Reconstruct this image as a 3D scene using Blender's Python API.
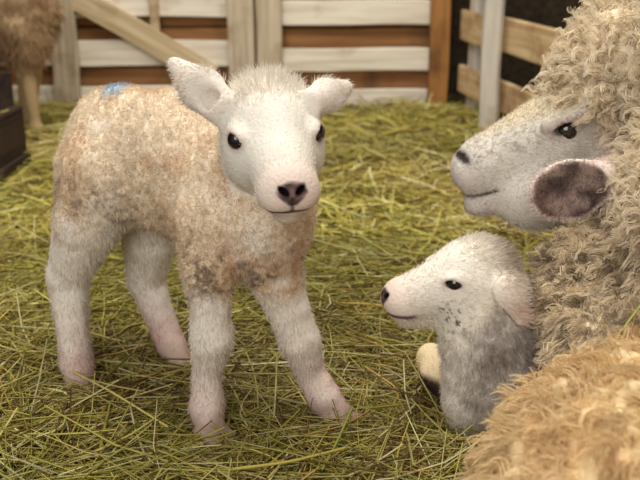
import bpy, math, random
import numpy as np
from mathutils import Vector, Matrix

# ------------------------------------------------------------------ reset, camera, world, lights, exposure
for o in list(bpy.data.objects):
    bpy.data.objects.remove(o, do_unlink=True)
scene = bpy.context.scene
COL = scene.collection
rng = np.random.default_rng(7)
random.seed(7)

FPX, CAM_H, PITCH = 900.0, 0.65, math.radians(17.6)
cd = bpy.data.cameras.new('camera')
cam = bpy.data.objects.new('camera', cd)
COL.objects.link(cam)
cam.location = (0, 0, CAM_H)
cam.rotation_euler = (math.radians(90) - PITCH, 0, 0)
cd.sensor_fit = 'HORIZONTAL'
cd.sensor_width = 36.0
cd.lens = FPX / 640 * 36.0
cd.clip_start = 0.02
cd.dof.use_dof = True
cd.dof.focus_distance = 1.17
cd.dof.aperture_fstop = 6.3
scene.camera = cam

w = bpy.data.worlds.new('barn_air')
scene.world = w
w.use_nodes = True
w.node_tree.nodes['Background'].inputs[0].default_value = (1.0, 0.96, 0.90, 1)
w.node_tree.nodes['Background'].inputs[1].default_value = 0.24


def area(name, loc, target, sx, sy, power, col):
    l = bpy.data.lights.new(name, 'AREA')
    l.shape = 'RECTANGLE'
    l.size, l.size_y, l.energy, l.color = sx, sy, power, col
    o = bpy.data.objects.new(name, l)
    COL.objects.link(o)
    o.location = loc
    d = Vector(target) - Vector(loc)
    o.rotation_euler = d.to_track_quat('-Z', 'Y').to_euler()
    return o


area('front_softbox', (-0.9, -2.2, 2.0), (0.0, 1.2, 0.2), 2.4, 2.2, 74, (1.0, 0.97, 0.93))  # unseen softbox behind the camera, standing in for an open doorway
area('overhead_soft_light', (0.1, 1.4, 2.7), (0.1, 1.5, 0.0), 2.4, 1.0, 54, (1.0, 0.95, 0.86))  # unseen wide area light from above, standing in for barn tubes
area('rear_fill_light', (-0.2, 3.0, 2.6), (-0.2, 3.6, 0.0), 2.4, 0.6, 30, (1.0, 0.93, 0.82))  # fill light added to brighten the hurdles and planks at the back

scene.view_settings.view_transform = 'Standard'
scene.view_settings.look = 'None'
scene.view_settings.gamma = 1.0
scene.view_settings.use_curve_mapping = False
scene.view_settings.exposure = 0.22

# ------------------------------------------------------------------ helpers
FW = np.array([0, math.cos(PITCH), -math.sin(PITCH)])
UPV = np.array([0, math.sin(PITCH), math.cos(PITCH)])
CAMP = np.array([0, 0, CAM_H])


def ray(u, v):
    return FW + (u - 320) / FPX * np.array([1.0, 0, 0]) - (v - 240) / FPX * UPV


def P(u, v, Y):
    d = ray(u, v)
    return CAMP + d * (Y / d[1])


def G(u, v, z=0.0):
    d = ray(u, v)
    return CAMP + d * ((z - CAM_H) / d[2])


def lin(r, g, b):
    c = np.array([r, g, b], float) / 255.0
    return np.where(c <= 0.04045, c / 12.92, ((c + 0.055) / 1.055) ** 2.4)


def nrm(v):
    v = np.asarray(v, float)
    return v / np.maximum(np.linalg.norm(v, axis=-1, keepdims=True), 1e-9)


def tag(o, label=None, cat=None, group=None, kind=None):
    if label: o['label'] = label
    if cat: o['category'] = cat
    if group: o['group'] = group
    if kind: o['kind'] = kind
    return o


def empty(name, loc=(0, 0, 0), rz=0.0):
    o = bpy.data.objects.new(name, None)
    o.empty_display_size = 0.05
    COL.objects.link(o)
    o.location = loc
    o.rotation_euler = (0, 0, rz)
    return o


def link(name, me, mat, parent=None):
    o = bpy.data.objects.new(name, me)
    COL.objects.link(o)
    if mat is not None and not me.materials:
        me.materials.append(mat)
    if parent is not None:
        o.parent = parent
    return o


def mesh_np(name, V, F, smooth=True, col=None):
    """V (n,3), F (m,k) constant k"""
    me = bpy.data.meshes.new(name)
    V = np.ascontiguousarray(V, np.float32)
    F = np.ascontiguousarray(F, np.int32)
    m, k = F.shape
    me.vertices.add(len(V))
    me.vertices.foreach_set('co', V.ravel())
    me.loops.add(m * k)
    me.loops.foreach_set('vertex_index', F.ravel())
    me.polygons.add(m)
    me.polygons.foreach_set('loop_start', np.arange(0, m * k, k, dtype=np.int32))
    try:
        me.polygons.foreach_set('loop_total', np.full(m, k, np.int32))
    except Exception:
        pass
    me.polygons.foreach_set('use_smooth', np.full(m, smooth, bool))
    me.update(calc_edges=True)
    if col is not None:
        a = me.color_attributes.new('Col', 'FLOAT_COLOR', 'POINT')
        c4 = np.ones((len(V), 4), np.float32)
        c4[:, :3] = col
        a.data.foreach_set('color', c4.ravel())
    return me


def _hash(ix, iy, iz, seed):
    h = (ix.astype(np.uint32) * np.uint32(374761393) + iy.astype(np.uint32) * np.uint32(668265263)
         + iz.astype(np.uint32) * np.uint32(2246822519) + np.uint32(seed * 3266489917 % 4294967296))
    h = (h ^ (h >> np.uint32(13))) * np.uint32(1274126177)
    h = h ^ (h >> np.uint32(16))
    return h.astype(np.float32) / 4294967295.0


def vnoise(p, f, seed=1):
    q = np.asarray(p, np.float32) * f + 1000.0
    i = np.floor(q).astype(np.int64)
    t = q - i
    t = t * t * (3 - 2 * t)
    r = 0
    for dx in (0, 1):
        wx = t[:, 0] if dx else 1 - t[:, 0]
        for dy in (0, 1):
            wy = t[:, 1] if dy else 1 - t[:, 1]
            for dz in (0, 1):
                wz = t[:, 2] if dz else 1 - t[:, 2]
                r = r + wx * wy * wz * _hash(i[:, 0] + dx, i[:, 1] + dy, i[:, 2] + dz, seed)
    return r


def sstep(a, b, x):
    t = np.clip((x - a) / (b - a), 0, 1)
    return t * t * (3 - 2 * t)


def cap(c):
    """keep an albedo below 0.88 without shifting its hue"""
    return c * np.minimum(1, .88 / np.maximum(c.max(1, keepdims=True), 1e-6))


def mixc(a, b, m):
    return a * (1 - m[:, None]) + b * m[:, None]


# ------------------------------------------------------------------ materials
def new_mat(name):
    m = bpy.data.materials.new(name)
    m.use_nodes = True
    nt = m.node_tree
    for n in list(nt.nodes):
        nt.nodes.remove(n)
    out = nt.nodes.new('ShaderNodeOutputMaterial')
    return m, nt, out


def mat_attr(name, trans=0.3, spec=0.1, rough=0.8, bump=0.0, bscale=300.0):
    """colour attribute driven coat: diffuse with some light passing through"""
    m, nt, out = new_mat(name)
    N = nt.nodes.new
    at = N('ShaderNodeAttribute'); at.attribute_name = 'Col'
    bs = N('ShaderNodeBsdfPrincipled')
    bs.inputs['Roughness'].default_value = rough
    bs.inputs['Specular IOR Level'].default_value = spec
    nt.links.new(at.outputs['Color'], bs.inputs['Base Color'])
    if bump > 0:
        tc = N('ShaderNodeTexCoord')
        no = N('ShaderNodeTexNoise'); no.inputs['Scale'].default_value = bscale
        no.inputs['Detail'].default_value = 3
        bp = N('ShaderNodeBump'); bp.inputs['Strength'].default_value = bump
        bp.inputs['Distance'].default_value = 0.003
        nt.links.new(tc.outputs['Object'], no.inputs['Vector'])
        nt.links.new(no.outputs['Fac'], bp.inputs['Height'])
        nt.links.new(bp.outputs['Normal'], bs.inputs['Normal'])
    if trans > 0:
        tr = N('ShaderNodeBsdfTranslucent')
        nt.links.new(at.outputs['Color'], tr.inputs['Color'])
        mx = N('ShaderNodeMixShader'); mx.inputs[0].default_value = trans
        nt.links.new(bs.outputs[0], mx.inputs[1]); nt.links.new(tr.outputs[0], mx.inputs[2])
        nt.links.new(mx.outputs[0], out.inputs[0])
    else:
        nt.links.new(bs.outputs[0], out.inputs[0])
    return m


def mat_wood(name, base, dark, wear, wear_amt=0.5, axis=0, rough=0.75):
    """weathered board: grain along the board's own axis plus blotches of wear"""
    m, nt, out = new_mat(name)
    N = nt.nodes.new; L = nt.links.new
    tc = N('ShaderNodeTexCoord')
    oi = N('ShaderNodeObjectInfo')
    mp = N('ShaderNodeMapping')
    s = [38.0, 38.0, 38.0]; s[axis] = 2.2
    mp.inputs['Scale'].default_value = s
    add = N('ShaderNodeVectorMath'); add.operation = 'ADD'
    sc = N('ShaderNodeVectorMath'); sc.operation = 'SCALE'; sc.inputs['Scale'].default_value = 17.0
    cmb = N('ShaderNodeCombineXYZ')
    for k in range(3): L(oi.outputs['Random'], cmb.inputs[k])
    L(cmb.outputs[0], sc.inputs[0]); L(tc.outputs['Object'], add.inputs[0]); L(sc.outputs[0], add.inputs[1])
    L(add.outputs[0], mp.inputs['Vector'])
    g = N('ShaderNodeTexNoise'); g.inputs['Scale'].default_value = 1.0; g.inputs['Detail'].default_value = 5
    g.inputs['Distortion'].default_value = 0.4
    L(mp.outputs[0], g.inputs['Vector'])
    b = N('ShaderNodeTexNoise'); b.inputs['Scale'].default_value = 5.0; b.inputs['Detail'].default_value = 4
    L(add.outputs[0], b.inputs['Vector'])
    r1 = N('ShaderNodeValToRGB')
    r1.color_ramp.elements[0].position = 0.35; r1.color_ramp.elements[0].color = (*dark, 1)
    r1.color_ramp.elements[1].position = 0.62; r1.color_ramp.elements[1].color = (*base, 1)
    L(g.outputs['Fac'], r1.inputs[0])
    r2 = N('ShaderNodeValToRGB')
    r2.color_ramp.elements[0].position = 0.66 - 0.25 * wear_amt; r2.color_ramp.elements[0].color = (0, 0, 0, 1)
    r2.color_ramp.elements[1].position = 0.80 - 0.15 * wear_amt; r2.color_ramp.elements[1].color = (1, 1, 1, 1)
    L(b.outputs['Fac'], r2.inputs[0])
    ml = N('ShaderNodeMath'); ml.operation = 'MULTIPLY'; ml.inputs[1].default_value = 0.85
    L(r2.outputs[0], ml.inputs[0])
    mx = N('ShaderNodeMix'); mx.data_type = 'RGBA'
    L(ml.outputs[0], mx.inputs[0]); L(r1.outputs[0], mx.inputs[6]); mx.inputs[7].default_value = (*wear, 1)
    bs = N('ShaderNodeBsdfPrincipled'); bs.inputs['Roughness'].default_value = rough
    bs.inputs['Specular IOR Level'].default_value = 0.25
    L(mx.outputs[2], bs.inputs['Base Color'])
    bp = N('ShaderNodeBump'); bp.inputs['Strength'].default_value = 0.35; bp.inputs['Distance'].default_value = 0.004
    L(g.outputs['Fac'], bp.inputs['Height']); L(bp.outputs[0], bs.inputs['Normal'])
    L(bs.outputs[0], out.inputs[0])
    return m


def mat_noise(name, c1, c2, scale=8, rough=0.9):
    m, nt, out = new_mat(name)
    N = nt.nodes.new; L = nt.links.new
    tc = N('ShaderNodeTexCoord')
    no = N('ShaderNodeTexNoise'); no.inputs['Scale'].default_value = scale; no.inputs['Detail'].default_value = 5
    L(tc.outputs['Object'], no.inputs['Vector'])
    r = N('ShaderNodeValToRGB')
    r.color_ramp.elements[0].position = 0.35; r.color_ramp.elements[0].color = (*c1, 1)
    r.color_ramp.elements[1].position = 0.65; r.color_ramp.elements[1].color = (*c2, 1)
    L(no.outputs['Fac'], r.inputs[0])
    bs = N('ShaderNodeBsdfPrincipled'); bs.inputs['Roughness'].default_value = rough
    L(r.outputs[0], bs.inputs['Base Color'])
    bp = N('ShaderNodeBump'); bp.inputs['Strength'].default_value = 0.3
    L(no.outputs['Fac'], bp.inputs['Height']); L(bp.outputs[0], bs.inputs['Normal'])
    L(bs.outputs[0], out.inputs[0])
    return m


def mat_eye(name, iris):
    m, nt, out = new_mat(name)
    N = nt.nodes.new; L = nt.links.new
    tc = N('ShaderNodeTexCoord')
    no = N('ShaderNodeTexNoise'); no.inputs['Scale'].default_value = 160
    L(tc.outputs['Object'], no.inputs['Vector'])
    r = N('ShaderNodeValToRGB')
    r.color_ramp.elements[0].color = (*[x * 0.5 for x in iris], 1)
    r.color_ramp.elements[1].color = (*iris, 1)
    L(no.outputs['Fac'], r.inputs[0])
    bs = N('ShaderNodeBsdfPrincipled')
    bs.inputs['Roughness'].default_value = 0.08
    bs.inputs['Coat Weight'].default_value = 0.6
    L(r.outputs[0], bs.inputs['Base Color'])
    L(bs.outputs[0], out.inputs[0])
    return m


M_SKIN = mat_attr('animal_coat', trans=0.0, bump=0.5, bscale=260)
M_FUR = mat_attr('animal_fur', trans=0.35)
M_HAY = mat_attr('hay_stalk', trans=0.22, spec=0.35, rough=0.5)
M_WHITE = mat_wood('white_painted_wood', lin(236, 228, 212), lin(208, 196, 176), lin(168, 136, 100), 0.35, 0)
M_WHITEV = mat_wood('grey_white_upright_wood', lin(206, 192, 168), lin(172, 156, 132), lin(136, 110, 82), 0.5, 2)
M_CREAM = mat_wood('cream_worn_wood', lin(226, 200, 158), lin(192, 160, 118), lin(136, 92, 54), 0.7, 0)
M_BRACE = mat_wood('cream_worn_brace', lin(212, 192, 158), lin(180, 158, 122), lin(142, 108, 72), 0.5, 0)
M_BROWN = mat_wood('brown_plank', lin(172, 124, 80), lin(140, 98, 62), lin(106, 76, 52), 0.4, 0)
M_DARKW = mat_wood('dark_plank', lin(72, 60, 42), lin(46, 38, 28), lin(30, 25, 19), 0.4, 1)
M_ORANGE = mat_wood('orange_brown_wood', lin(174, 124, 70), lin(138, 96, 54), lin(96, 60, 34), 0.4, 2)
M_POLE = mat_wood('white_pole_paint', lin(222, 216, 204), lin(190, 182, 170), lin(156, 122, 84), 0.55, 2)
M_TROUGH = mat_wood('dark_trough_wood', lin(62, 46, 38), lin(42, 31, 26), lin(78, 64, 54), 0.5, 1)
M_FLOOR = mat_noise('hay_litter', lin(44, 34, 16), lin(88, 70, 34), 40)
M_EYE = mat_eye('lamb_eye_dark', (0.012, 0.008, 0.007))
M_EYE2 = mat_eye('ewe_eye_dark', (0.022, 0.018, 0.015))


# ------------------------------------------------------------------ boxes
def box_mesh(name, sx, sy, sz, bev=0.004, jit=0.002, cuts=5, axis=0):
    """a sawn board: bevelled box, subdivided along its length and slightly uneven"""
    import bmesh
    bm = bmesh.new()
    bmesh.ops.create_cube(bm, size=1.0)
    for v in bm.verts:
        v.co = Vector((v.co.x * sx, v.co.y * sy, v.co.z * sz))
    ed = [e for e in bm.edges if abs((e.verts[0].co - e.verts[1].co).normalized()[axis]) > 0.9]
    bmesh.ops.subdivide_edges(bm, edges=ed, cuts=cuts, use_grid_fill=True)
    for v in bm.verts:
        t = v.co[axis]
        for k in range(3):
            if k != axis:
                v.co[k] += jit * math.sin(t * 9 + k * 2.1 + sx * 31 + sz * 17) + random.uniform(-1, 1) * jit * 0.3
    sharp = [e for e in bm.edges if len(e.link_faces) == 2 and e.calc_face_angle(0) > 0.9]
    if bev > 0:
        bmesh.ops.bevel(bm, geom=sharp, offset=bev, segments=1, affect='EDGES')
    me = bpy.data.meshes.new(name)
    bm.to_mesh(me); bm.free()
    return me


def board(name, size, loc, mat, parent, rot=(0, 0, 0), axis=0, **kw):
    o = link(name, box_mesh(name, *size, axis=axis, **kw), mat, parent)
    o.location = loc
    o.rotation_euler = rot
    return o


# ------------------------------------------------------------------ setting
HAYZ = 0.022
def build_floor():
    nx, ny = 110, 150
    xs = np.linspace(-2.6, 2.2, nx); ys = np.linspace(0.1, 4.27, ny)
    X, Y = np.meshgrid(xs, ys, indexing='ij')
    p = np.stack([X.ravel(), Y.ravel(), 0 * X.ravel()], 1)
    p[:, 2] = hay_h(p) - 0.012
    idx = np.arange(nx * ny).reshape(nx, ny)
    F = np.stack([idx[:-1, :-1], idx[1:, :-1], idx[1:, 1:], idx[:-1, 1:]], -1).reshape(-1, 4)
    o = link('floor', mesh_np('floor', p, F), M_FLOOR)
    tag(o, kind='structure')


FEET = np.array([G(210, 440), G(82, 396), G(336, 422), G(182, 371)])


def hay_h(p):
    q = np.array(p, float).copy(); q[:, 2] = 0
    dip = 0.018 * sum(np.exp(-((q[:, :2] - f[:2]) ** 2).sum(1) / .055 ** 2) for f in FEET)
    return HAYZ - dip + 0.022 * (vnoise(q, 3.1, 3) - 0.5) + 0.016 * (vnoise(q, 9.0, 4) - 0.5) + 0.004 * sstep(3.5, 4.0, q[:, 1]) * vnoise(q, 2.4, 9)


build_floor()

# back wall of brown planks
wb = link('wall_back', box_mesh('wall_back', 5.0, 0.04, 2.4, 0, 0, 1), M_DARKW)
wb.location = (-0.2, 4.28, 1.2)
tag(wb, kind='structure')
for i in range(9):
    board('plank', (3.24, 0.02, 0.165), (-0.85, -0.225, -1.2 + 0.09 + i * 0.172), M_BROWN, wb, jit=0.002)
wr = link('wall_right', box_mesh('wall_right', 0.04, 4.6, 2.4, 0, 0, 1, 1), M_DARKW)
wr.location = (2.05, 2.35, 1.2)
tag(wr, kind='structure')
for i in range(13):
    board('plank', (0.02, 4.5, 0.165), (-0.032, 0, -1.2 + 0.09 + i * 0.172), M_DARKW, wr, axis=1, jit=0.002)
wl = link('wall_left', box_mesh('wall_left', 0.04, 4.6, 2.4, 0, 0, 1, 1), M_DARKW)
wl.location = (-2.55, 2.35, 1.2)
tag(wl, kind='structure')

FY = 4.0


def fx(u, v=50): return P(u, v, FY)[0]
def fz(v, u=320): return P(u, v, FY)[2]


# left hurdle: stile, brace, boards, stile
def hurdle(name, label, u0, u1, rows, stiles, extra_top):
    x0, x1 = fx(u0), fx(u1)
    root = empty(name, ((x0 + x1) / 2, FY, 0))
    tag(root, label, 'fence', 'wooden hurdles along the back of the pen')
    cx = (x0 + x1) / 2
    for (va, vb) in rows:
        za, zb = fz(vb), fz(va)
        board('board', (x1 - x0, 0.022, zb - za), (0, 0, (za + zb) / 2), M_WHITE, root, jit=0.003)
    for z in extra_top:
        board('board', (x1 - x0, 0.022, 0.11), (0, 0, z), M_WHITE, root, jit=0.003)
    for (ua, ub, vb, mat, dy) in stiles:
        xa, xb = fx(ua), fx(ub)
        zb = 0.0
        board('stile', (xb - xa, 0.04, 1.15), ((xa + xb) / 2 - cx, -dy, zb + 0.575), mat, root, axis=2, jit=0.003)
    return root, cx


h1, c1 = hurdle('pen_hurdle', 'white slatted hurdle with a diagonal brace behind the standing lamb', 56, 254,
                [(-8, 17), (40, 66), (86, 106)], [(54, 79, 0, M_WHITEV, 0.034), (229, 255, 0, M_WHITEV, 0.034)], [0.62, 0.83, 1.04])
pa, pb = P(72, -6, FY), P(214, 76, FY)
ln = np.linalg.norm(pb - pa)
board('brace', (ln, 0.024, 0.105), ((pa[0] + pb[0]) / 2 - c1, -0.026, (pa[2] + pb[2]) / 2), M_BRACE, h1,
      rot=(0, math.atan2(pa[2] - pb[2], pb[0] - pa[0]), 0), jit=0.002)
st = P(155, 14, FY)
board('batten', (0.04, 0.022, 0.5), (st[0] - c1, -0.024, P(155, 32, FY)[2] + 0.25), M_BRACE, h1, axis=2)
h2, c2 = hurdle('pen_hurdle', 'white slatted hurdle ending at an orange-brown post beside the side fence', 258, 446,
                [(0, 25), (48, 71), (89, 110)], [(257, 282, 0, M_WHITEV, 0.036)], [0.62, 0.83, 1.04])
xa, xb = fx(428), fx(447)
board('post', (xb - xa, 0.06, 1.25), ((xa + xb) / 2 - c2, -0.045, 0.62), M_ORANGE, h2, axis=2)
h3, c3 = hurdle('pen_hurdle', 'shaded slatted hurdle behind the tan sheep\'s leg', -130, 53,
                [(-8, 17), (40, 66), (86, 106)], [], [0.62, 0.83, 1.04])

# right side fence
A = np.array([0.615, 3.88, 0]); B = np.array([0.90, 1.90, 0])
dirv = nrm(B - A); rz = math.atan2(dirv[1], dirv[0]); L_ = np.linalg.norm(B - A)
sf = empty('side_fence', tuple(A), rz)
tag(sf, 'worn cream board fence with white posts running beside the ewe', 'fence')
for z, h in ((0.14, 0.115), (0.365, 0.125), (0.60, 0.12), (0.83, 0.12)):
    board('board', (L_, 0.025, h), (L_ / 2 - 0.05, 0, z), M_CREAM, sf, jit=0.004, cuts=9)
for t in (0.03, 1.15, L_ - 0.1):
    board('post', (0.075, 0.07, 1.15), (t, 0.05, 0.575), M_POLE, sf, axis=2)
pp = G(487, 136)
pl = empty('white_pole', (pp[0], pp[1], 0))
tag(pl, 'slim upright white pole in front of the cream side fence', 'pole')
board('shaft', (0.068, 0.06, 1.5), (0, 0, 0.75), M_POLE, pl, axis=2, bev=0.012, jit=0.003, cuts=12)
board('brace_plate', (0.075, 0.012, 0.06), (0, -0.034, 0.72), M_CREAM, pl, axis=0)
for z in (0.70, 0.74):
    import bmesh as _b
    bm = _b.new(); _b.ops.create_cone(bm, cap_ends=True, segments=8, radius1=0.008, radius2=0.006, depth=0.01)
    me = bpy.data.meshes.new('bolt'); bm.to_mesh(me); bm.free()
    o = link('bolt', me, M_TROUGH, pl); o.location = (0, -0.043, z); o.rotation_euler = (math.pi / 2, 0, 0)

# feed trough at the left
tr = empty('feed_trough', (-1.13, 2.3, 0))
tag(tr, 'dark wooden feed trough on short legs at the left edge', 'trough')
XW, YL = 0.40, 0.95
board('side_panel', (0.022, YL, 0.15), (XW / 2, 0, 0.115), M_TROUGH, tr, axis=1)
board('side_panel', (0.022, YL, 0.26), (-XW / 2, 0, 0.17), M_TROUGH, tr, axis=1)
board('end_panel', (XW - 0.024, 0.022, 0.27), (0, YL / 2 - 0.014, 0.175), M_TROUGH, tr, axis=0)
board('end_panel', (XW - 0.024, 0.022, 0.27), (0, -YL / 2 + 0.014, 0.175), M_TROUGH, tr, axis=0)
board('bottom_board', (XW - 0.024, YL - 0.05, 0.02), (0, 0, 0.07), M_TROUGH, tr, axis=1)
board('rail', (0.028, YL, 0.035), (XW / 2 + 0.012, 0, 0.045), M_TROUGH, tr, axis=1)
board('rail', (0.035, YL, 0.02), (XW / 2 - 0.004, 0, 0.198), M_TROUGH, tr, axis=1)
for sx in (-1, 1):
    for sy in (-1, 1):
        board('leg', (0.045, 0.045, 0.1), (sx * (XW / 2 - 0.03), sy * (YL / 2 - 0.06), 0.04), M_TROUGH, tr, axis=2)


# ------------------------------------------------------------------ signed distance sculpting
class Frame:
    def __init__(s, o, f, u, k=1.0):
        s.o = np.asarray(o, float); s.f = nrm(f)
        s.l = nrm(np.cross(u, s.f)); s.u = np.cross(s.f, s.l); s.k = k
        s.R = np.stack([s.f, s.l, s.u])

    def pt(s, x, y, z): return s.o + s.k * (x * s.f + y * s.l + z * s.u)
    def loc(s, p): return ((p - s.o) @ s.R.T) / s.k


def C(a, b, ra, rb, k=0.02, g='body', op='+', flat=None):
    return dict(t='c', a=np.asarray(a, float), b=np.asarray(b, float), ra=ra, rb=rb, k=k, g=g, op=op, flat=flat)


def E(c, r, R=np.eye(3), k=0.02, g='body', op='+'):
    return dict(t='e', c=np.asarray(c, float), r=np.asarray(r, float), R=np.asarray(R), k=k, g=g, op=op)


def pd(pr, p):
    if pr['t'] == 'c':
        a, b = pr['a'], pr['b']
        if pr['flat'] is not None:       # squash along a normal
            n, s = pr['flat']
            n = nrm(n)
            p = p + ((p - a) @ n)[..., None] * n * (s - 1)
            b = a + (b - a) + ((b - a) @ n) * n * (s - 1)
        ba = b - a
        h = np.clip(((p - a) @ ba) / max(ba @ ba, 1e-9), 0, 1)
        return np.linalg.norm(p - a - h[..., None] * ba, axis=-1) - (pr['ra'] + h * (pr['rb'] - pr['ra']))
    q = (p - pr['c']) @ pr['R'].T
    k0 = np.linalg.norm(q / pr['r'], axis=-1)
    k1 = np.linalg.norm(q / pr['r'] ** 2, axis=-1)
    return k0 * (k0 - 1) / np.maximum(k1, 1e-6)


def bounds(pr, m):
    if pr['t'] == 'c':
        R = max(pr['ra'], pr['rb']) + m
        return np.minimum(pr['a'], pr['b']) - R, np.maximum(pr['a'], pr['b']) + R
    R = np.max(pr['r']) + m
    return pr['c'] - R, pr['c'] + R


def group_d(prims, g, p):
    d = np.full(len(p), 9.0)
    for pr in prims:
        if pr['g'] == g and pr['op'] == '+':
            d = np.minimum(d, pd(pr, p))
    return d


def all_d(prims, p):
    d = np.full(len(p), 9.0)
    for pr in prims:
        if pr['op'] == '+':
            d = np.minimum(d, pd(pr, p))
    return d


def sculpt(prims, h):
    lo = np.min([bounds(p, 0.02)[0] for p in prims if p['op'] == '+'], axis=0)
    hi = np.max([bounds(p, 0.02)[1] for p in prims if p['op'] == '+'], axis=0)
    n = np.ceil((hi - lo) / h).astype(int) + 2
    D = np.full(n, 0.5, np.float32)
    for pr in prims:
        k = pr['k']
        a, b = bounds(pr, k + 2.5 * h + 0.012)
        i0 = np.maximum(np.floor((a - lo) / h).astype(int), 0)
        i1 = np.minimum(np.ceil((b - lo) / h).astype(int) + 1, n)
        if np.any(i1 <= i0): continue
        g = np.stack(np.meshgrid(*[lo[q] + h * np.arange(i0[q], i1[q]) for q in range(3)], indexing='ij'), -1)
        d = pd(pr, g).astype(np.float32)
        sl = tuple(slice(i0[q], i1[q]) for q in range(3))
        o = D[sl]
        if pr['op'] == '+':
            t = np.clip(0.5 + 0.5 * (o - d) / k, 0, 1)
            D[sl] = o * (1 - t) + d * t - k * t * (1 - t)
        else:
            d = -d
            t = np.clip(0.5 - 0.5 * (o - d) / k, 0, 1)
            D[sl] = o * (1 - t) + d * t + k * t * (1 - t)
    return surface_nets(D, lo, h)


def surface_nets(D, lo, h):
    S = D < 0
    nx, ny, nz = D.shape
    cnt = np.zeros((nx - 1, ny - 1, nz - 1), np.int8)
    offs = [(i, j, k) for i in (0, 1) for j in (0, 1) for k in (0, 1)]
    for (i, j, k) in offs:
        cnt += S[i:nx - 1 + i, j:ny - 1 + j, k:nz - 1 + k]
    act = np.argwhere((cnt > 0) & (cnt < 8))
    idx = np.full(cnt.shape, -1, np.int32)
    idx[act[:, 0], act[:, 1], act[:, 2]] = np.arange(len(act))
    vals = {o: D[act[:, 0] + o[0], act[:, 1] + o[1], act[:, 2] + o[2]] for o in offs}
    acc = np.zeros((len(act), 3), np.float32); c = np.zeros(len(act), np.float32)
    for o in offs:
        for ax in range(3):
            if o[ax] == 0:
                q = list(o); q[ax] = 1; q = tuple(q)
                a, b = vals[o], vals[q]
                m = (a < 0) != (b < 0)
                t = np.where(m, a / np.where(m, a - b, 1), 0)
                pos = np.tile(np.array(o, np.float32), (len(act), 1)); pos[:, ax] += t
                acc[m] += pos[m]; c[m] += 1
    V = lo + h * (act + acc / np.maximum(c, 1)[:, None])
    F = []
    for ax in range(3):
        sa = [slice(None)] * 3; sb = [slice(None)] * 3
        sa[ax] = slice(0, -1); sb[ax] = slice(1, None)
        a = S[tuple(sa)]; b = S[tuple(sb)]
        e = np.argwhere(a != b)
        u, v = (ax + 1) % 3, (ax + 2) % 3
        ok = (e[:, u] > 0) & (e[:, v] > 0) & (e[:, u] < D.shape[u] - 1) & (e[:, v] < D.shape[v] - 1)
        e = e[ok]
        q = []
        for (du, dv) in ((-1, -1), (0, -1), (0, 0), (-1, 0)):
            w_ = e.copy(); w_[:, u] += du; w_[:, v] += dv
            q.append(idx[w_[:, 0], w_[:, 1], w_[:, 2]])
        q = np.stack(q, 1)
        flip = ~a[e[:, 0], e[:, 1], e[:, 2]]
        q[flip] = q[flip][:, ::-1]
        F.append(q)
    F = np.concatenate(F)
    F = F[(F >= 0).all(1)]
    return V, F


def vnormals(V, F):
    n = np.cross(V[F[:, 2]] - V[F[:, 0]], V[F[:, 3]] - V[F[:, 1]])
    N = np.zeros_like(V)
    for k in range(4):
        for c in range(3):
            N[:, c] += np.bincount(F[:, k], n[:, c], minlength=len(V))
    return nrm(N)


def sample(V, F, N, n, dens=None):
    """random points on a quad mesh, weighted by area and by a per-vertex density; returns indices and weights"""
    T = np.concatenate([F[:, [0, 1, 2]], F[:, [0, 2, 3]]])
    ar = np.linalg.norm(np.cross(V[T[:, 1]] - V[T[:, 0]], V[T[:, 2]] - V[T[:, 0]]), axis=1)
    if dens is not None:
        ar = ar * dens[T].mean(1)
    cs = np.cumsum(ar)
    t = T[np.searchsorted(cs, rng.random(n) * cs[-1]).clip(0, len(T) - 1)]
    a, b = rng.random(n), rng.random(n)
    f = a + b > 1
    a[f], b[f] = 1 - a[f], 1 - b[f]
    W = np.stack([1 - a - b, a, b], 1)

    def interp(A):
        return (A[t] * (W if A.ndim == 1 else W[..., None])).sum(1)
    return interp


def strands(name, root, d0, d1, length, width, color, parent, seg=3, curl=None, cfreq=1.0, side=None,
            tipw=0.15, label=None, mat=None):
    """hairs as thin tapering ribbons: direction bends from d0 to d1, optional corkscrew curl"""
    n = len(root)
    length = np.broadcast_to(length, n); width = np.broadcast_to(width, n)
    pts = [root]
    p = root.copy()
    for s in range(seg):
        t = (s + 0.5) / seg
        d = nrm(d0 * (1 - t) + d1 * t)
        p = p + d * (length / seg)[:, None]
        pts.append(p)
    pts = np.stack(pts, 1)
    ax = nrm(d0 + d1 + 1e-4)
    if side is None:
        side = nrm(np.cross(ax, rng.normal(size=(n, 3))))
    else:
        side = nrm(side)
    if curl is not None:
        curl = np.broadcast_to(curl, n)
        s2 = np.cross(ax, side)
        ph = rng.random(n) * 6.28
        for s in range(1, seg + 1):
            a = ph + 6.283 * cfreq * s / seg
            e = (s / seg) ** 0.7
            pts[:, s] += (curl * e)[:, None] * (np.cos(a)[:, None] * side + np.sin(a)[:, None] * s2)
    V = np.zeros((n, seg + 1, 2, 3), np.float32)
    for s in range(seg + 1):
        ws = width * (1 - (1 - tipw) * (s / seg) ** 1.5) * 0.5
        V[:, s, 0] = pts[:, s] - side * ws[:, None]
        V[:, s, 1] = pts[:, s] + side * ws[:, None]
    base = (np.arange(n) * (seg + 1) * 2)[:, None]
    F = []
    for s in range(seg):
        F.append(np.stack([base[:, 0] + 2 * s, base[:, 0] + 2 * s + 1, base[:, 0] + 2 * s + 3, base[:, 0] + 2 * s + 2], 1))
    F = np.stack(F, 1).reshape(-1, 4)
    colr = np.repeat(color, (seg + 1) * 2, axis=0)
    me = mesh_np(name, V.reshape(-1, 3), F, True, colr)
    o = link(name, me, mat or M_FUR, parent)
    tag(o, label, kind='stuff')
    return o


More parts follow.
